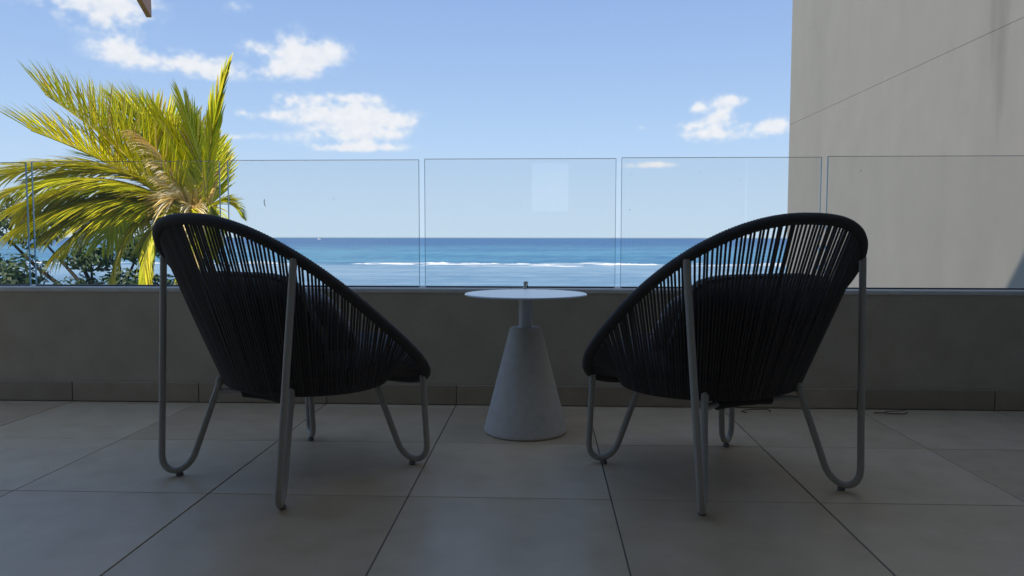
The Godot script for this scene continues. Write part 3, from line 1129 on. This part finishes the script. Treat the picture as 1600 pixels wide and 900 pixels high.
func broadleaf(called: String, label: String, at: Vector3, lumps: Array, size: float, per: int, a: Color, b: Color, stem: float) -> void:
	var o := thing(called, label, "tree" if stem > 0.05 else "shrub", at)
	var s := Shape.new()
	s.tint = Color.WHITE
	s.tube([Vector3(0, 0, 0), Vector3(0.1, 2.2, 0.1), Vector3(0.0, 4.2, 0.0)], [stem * 1.5, stem * 1.1, stem * 0.8], 9)
	var lm := Shape.new()
	var lf := Shape.new()
	for q in lumps:
		var c: Vector3 = q[0]
		var mid := Vector3(0, 4.2, 0).lerp(c, 0.55) + Vector3(rng.randf_range(-0.2, 0.2), -0.25, 0)
		lm.tube([Vector3(0, 3.9, 0), mid, c], [stem * 0.6, stem * 0.38, stem * 0.12], 6)
		for k in 4:
			var e := c + Vector3(rng.randfn(), rng.randfn() * 0.5, rng.randfn()) * (q[1] as Vector3) * 0.7
			lm.tube([mid.lerp(c, 0.6), e], [stem * 0.16, stem * 0.05], 5)
		crown_leaves(lf, c, q[1], per, size, a, b)
	lf.fix_winding()
	obj("trunk", s, leaf_mats.bark, o)
	obj("limbs", lm, leaf_mats.bark, o)
	obj("crown", lf, leaf_mats.broad, o).set_meta("kind", "stuff")


func build_trees() -> void:
	leaf_mats.bark = tri_world(mat(lin(0.06, 0.05, 0.042), 0.95, 0.0, 0.2), Vector3(2, 2, 2))
	leaf_mats.broad = leaf_mat(Color.WHITE, Color(0.35, 0.4, 0.2))
	var r := Vector3(0.62, 0.40, 0.6)
	broadleaf("broadleaf_tree", "dark leafy tree with bare branches behind the palm at the left", Vector3(-9.3, -5.0, -16.0), [
		[Vector3(0.15, 6.15, 0), r], [Vector3(-0.75, 6.35, 0.2), r * 1.1], [Vector3(-1.7, 6.0, 0.0), r * 1.2], [Vector3(-2.7, 6.3, 0.1), r * 1.3], [Vector3(0.75, 5.55, 0.1), r * 0.8], [Vector3(-0.2, 5.35, 0.3), r * 0.9],
		[Vector3(0.55, 4.75, 0.2), r * 1.0], [Vector3(1.1, 4.65, 0.0), r * 0.9], [Vector3(-0.5, 4.6, 0.2), r], [Vector3(-1.9, 5.0, 0.2), r * 1.1], [Vector3(-3.2, 5.2, 0.0), r * 1.3], [Vector3(-2.6, 4.4, 0.2), r * 1.2], [Vector3(-3.9, 5.9, 0.0), r * 1.3],
	], 0.085, 520, Color(0.030, 0.055, 0.022), Color(0.075, 0.115, 0.040), 0.10)
	var r2 := Vector3(0.55, 0.32, 0.5)
	broadleaf("sunlit_shrub", "yellow green shrub seen low through the left chair's ropes", Vector3(-5.6, -5.0, -14.0), [
		[Vector3(0.0, 4.55, 0), r2], [Vector3(0.6, 4.6, 0.1), r2], [Vector3(-0.7, 4.5, 0.1), r2], [Vector3(0.3, 4.85, 0.0), r2 * 0.7], [Vector3(-1.4, 4.55, 0.0), r2], [Vector3(1.0, 4.4, 0.0), r2 * 0.7],
	], 0.06, 420, Color(0.20, 0.24, 0.05), Color(0.36, 0.34, 0.10), 0.05)


# ---------------------------------------------------------------- small things
func build_small_things() -> void:
	# clip standing on the coping behind the table
	var plastic := mat(lin(0.62, 0.58, 0.50), 0.5)
	var dark := mat(lin(0.10, 0.09, 0.08), 0.6)
	var o := thing("glass_clip", "tiny off-white clip standing on the wall top behind the table", "clip", Vector3(-0.087, 0.534, -3.50))
	var s := Shape.new()
	s.lathe([Vector2(0.0, 0.0), Vector2(0.010, 0.0), Vector2(0.010, 0.004), Vector2(0.0055, 0.008), Vector2(0.0065, 0.022), Vector2(0.0, 0.024)], 14)
	obj("stem", s, plastic, o)
	s = Shape.new()
	s.box(Vector3(-0.006, 0.016, -0.008), Vector3(0.014, 0.032, 0.008), 0.003)
	obj("head", s, plastic, o)
	s = Shape.new()
	s.box(Vector3(0.008, 0.006, -0.006), Vector3(0.015, 0.016, 0.006), 0.002)
	obj("screw", s, dark, o)
	# dry curled stalks blown against the wall
	var straw := mat(lin(0.11, 0.05, 0.025), 0.8)
	s = Shape.new()
	s.tube([Vector3(-0.045, 0.003, 0.03), Vector3(-0.062, 0.004, 0.012), Vector3(-0.045, 0.006, -0.006), Vector3(0.0, 0.009, -0.012), Vector3(0.055, 0.010, -0.012), Vector3(0.066, 0.006, 0.0), Vector3(0.064, 0.003, 0.012)], 0.0022, 6)
	var q := obj("dry_stalk", s, straw)
	q.position = Vector3(0.932, 0, -3.375)
	tag(q, "thin brown hooked stalk lying by the wall, beneath the right chair", "twig")
	s = Shape.new()
	s.tube([Vector3(-0.07, 0.004, -0.012), Vector3(-0.04, 0.008, 0.004), Vector3(0.0, 0.006, 0.012), Vector3(0.05, 0.005, 0.008), Vector3(0.07, 0.010, 0.0)], 0.0026, 6)
	s.tube([Vector3(-0.035, 0.005, -0.01), Vector3(-0.01, 0.014, 0.0), Vector3(0.03, 0.012, -0.012), Vector3(0.065, 0.016, -0.01)], 0.002, 6)
	q = obj("dry_stalk", s, mat(lin(0.12, 0.075, 0.03), 0.8))
	q.position = Vector3(1.513, 0, -3.355)
	tag(q, "tangled brown stalk lying by the wall, right of the right chair", "twig")
	# motor yacht on the horizon
	var white := mat(lin(0.80, 0.80, 0.80), 0.4)
	var glassy := mat(lin(0.03, 0.04, 0.05), 0.2)
	o = thing("boat", "tiny white boat out on the horizon above the left chair", "boat", Vector3(-740, SEA, -2500), 0.3)
	s = Shape.new()
	var deck := []
	var keel := []
	for k in 13:
		var t := k / 12.0
		var w := 2.1 * sqrt(maxf(0.0, 1.0 - pow(t, 2.5)))
		deck.append([Vector3(-7 + 15 * t, 2.0 + 0.9 * t, -w), Vector3(-7 + 15 * t, 2.0 + 0.9 * t, w)])
		keel.append([Vector3(-7 + 13.5 * t, -0.4, -w * 0.7), Vector3(-7 + 13.5 * t, -0.4, w * 0.7)])
	var cc := Vector3(0, 1, 0)
	for k in 12:
		s.face([deck[k][0], deck[k + 1][0], keel[k + 1][0], keel[k][0]], cc)
		s.face([deck[k][1], deck[k + 1][1], keel[k + 1][1], keel[k][1]], cc)
		s.face([deck[k][0], deck[k + 1][0], deck[k + 1][1], deck[k][1]], cc - Vector3(0, 3, 0))
	s.face([deck[0][0], deck[0][1], keel[0][1], keel[0][0]], cc)
	obj("hull", s, white, o)
	s = Shape.new()
	s.box(Vector3(-4.5, 2.1, -1.5), Vector3(2.5, 3.9, 1.5), 0.3)
	s.box(Vector3(-3.5, 3.9, -1.2), Vector3(0.5, 5.2, 1.2), 0.3)
	obj("cabin", s, white, o)
	s = Shape.new()
	s.box(Vector3(-4.0, 2.9, -1.53), Vector3(2.0, 3.5, 1.53))
	obj("cabin_windows", s, glassy, o)
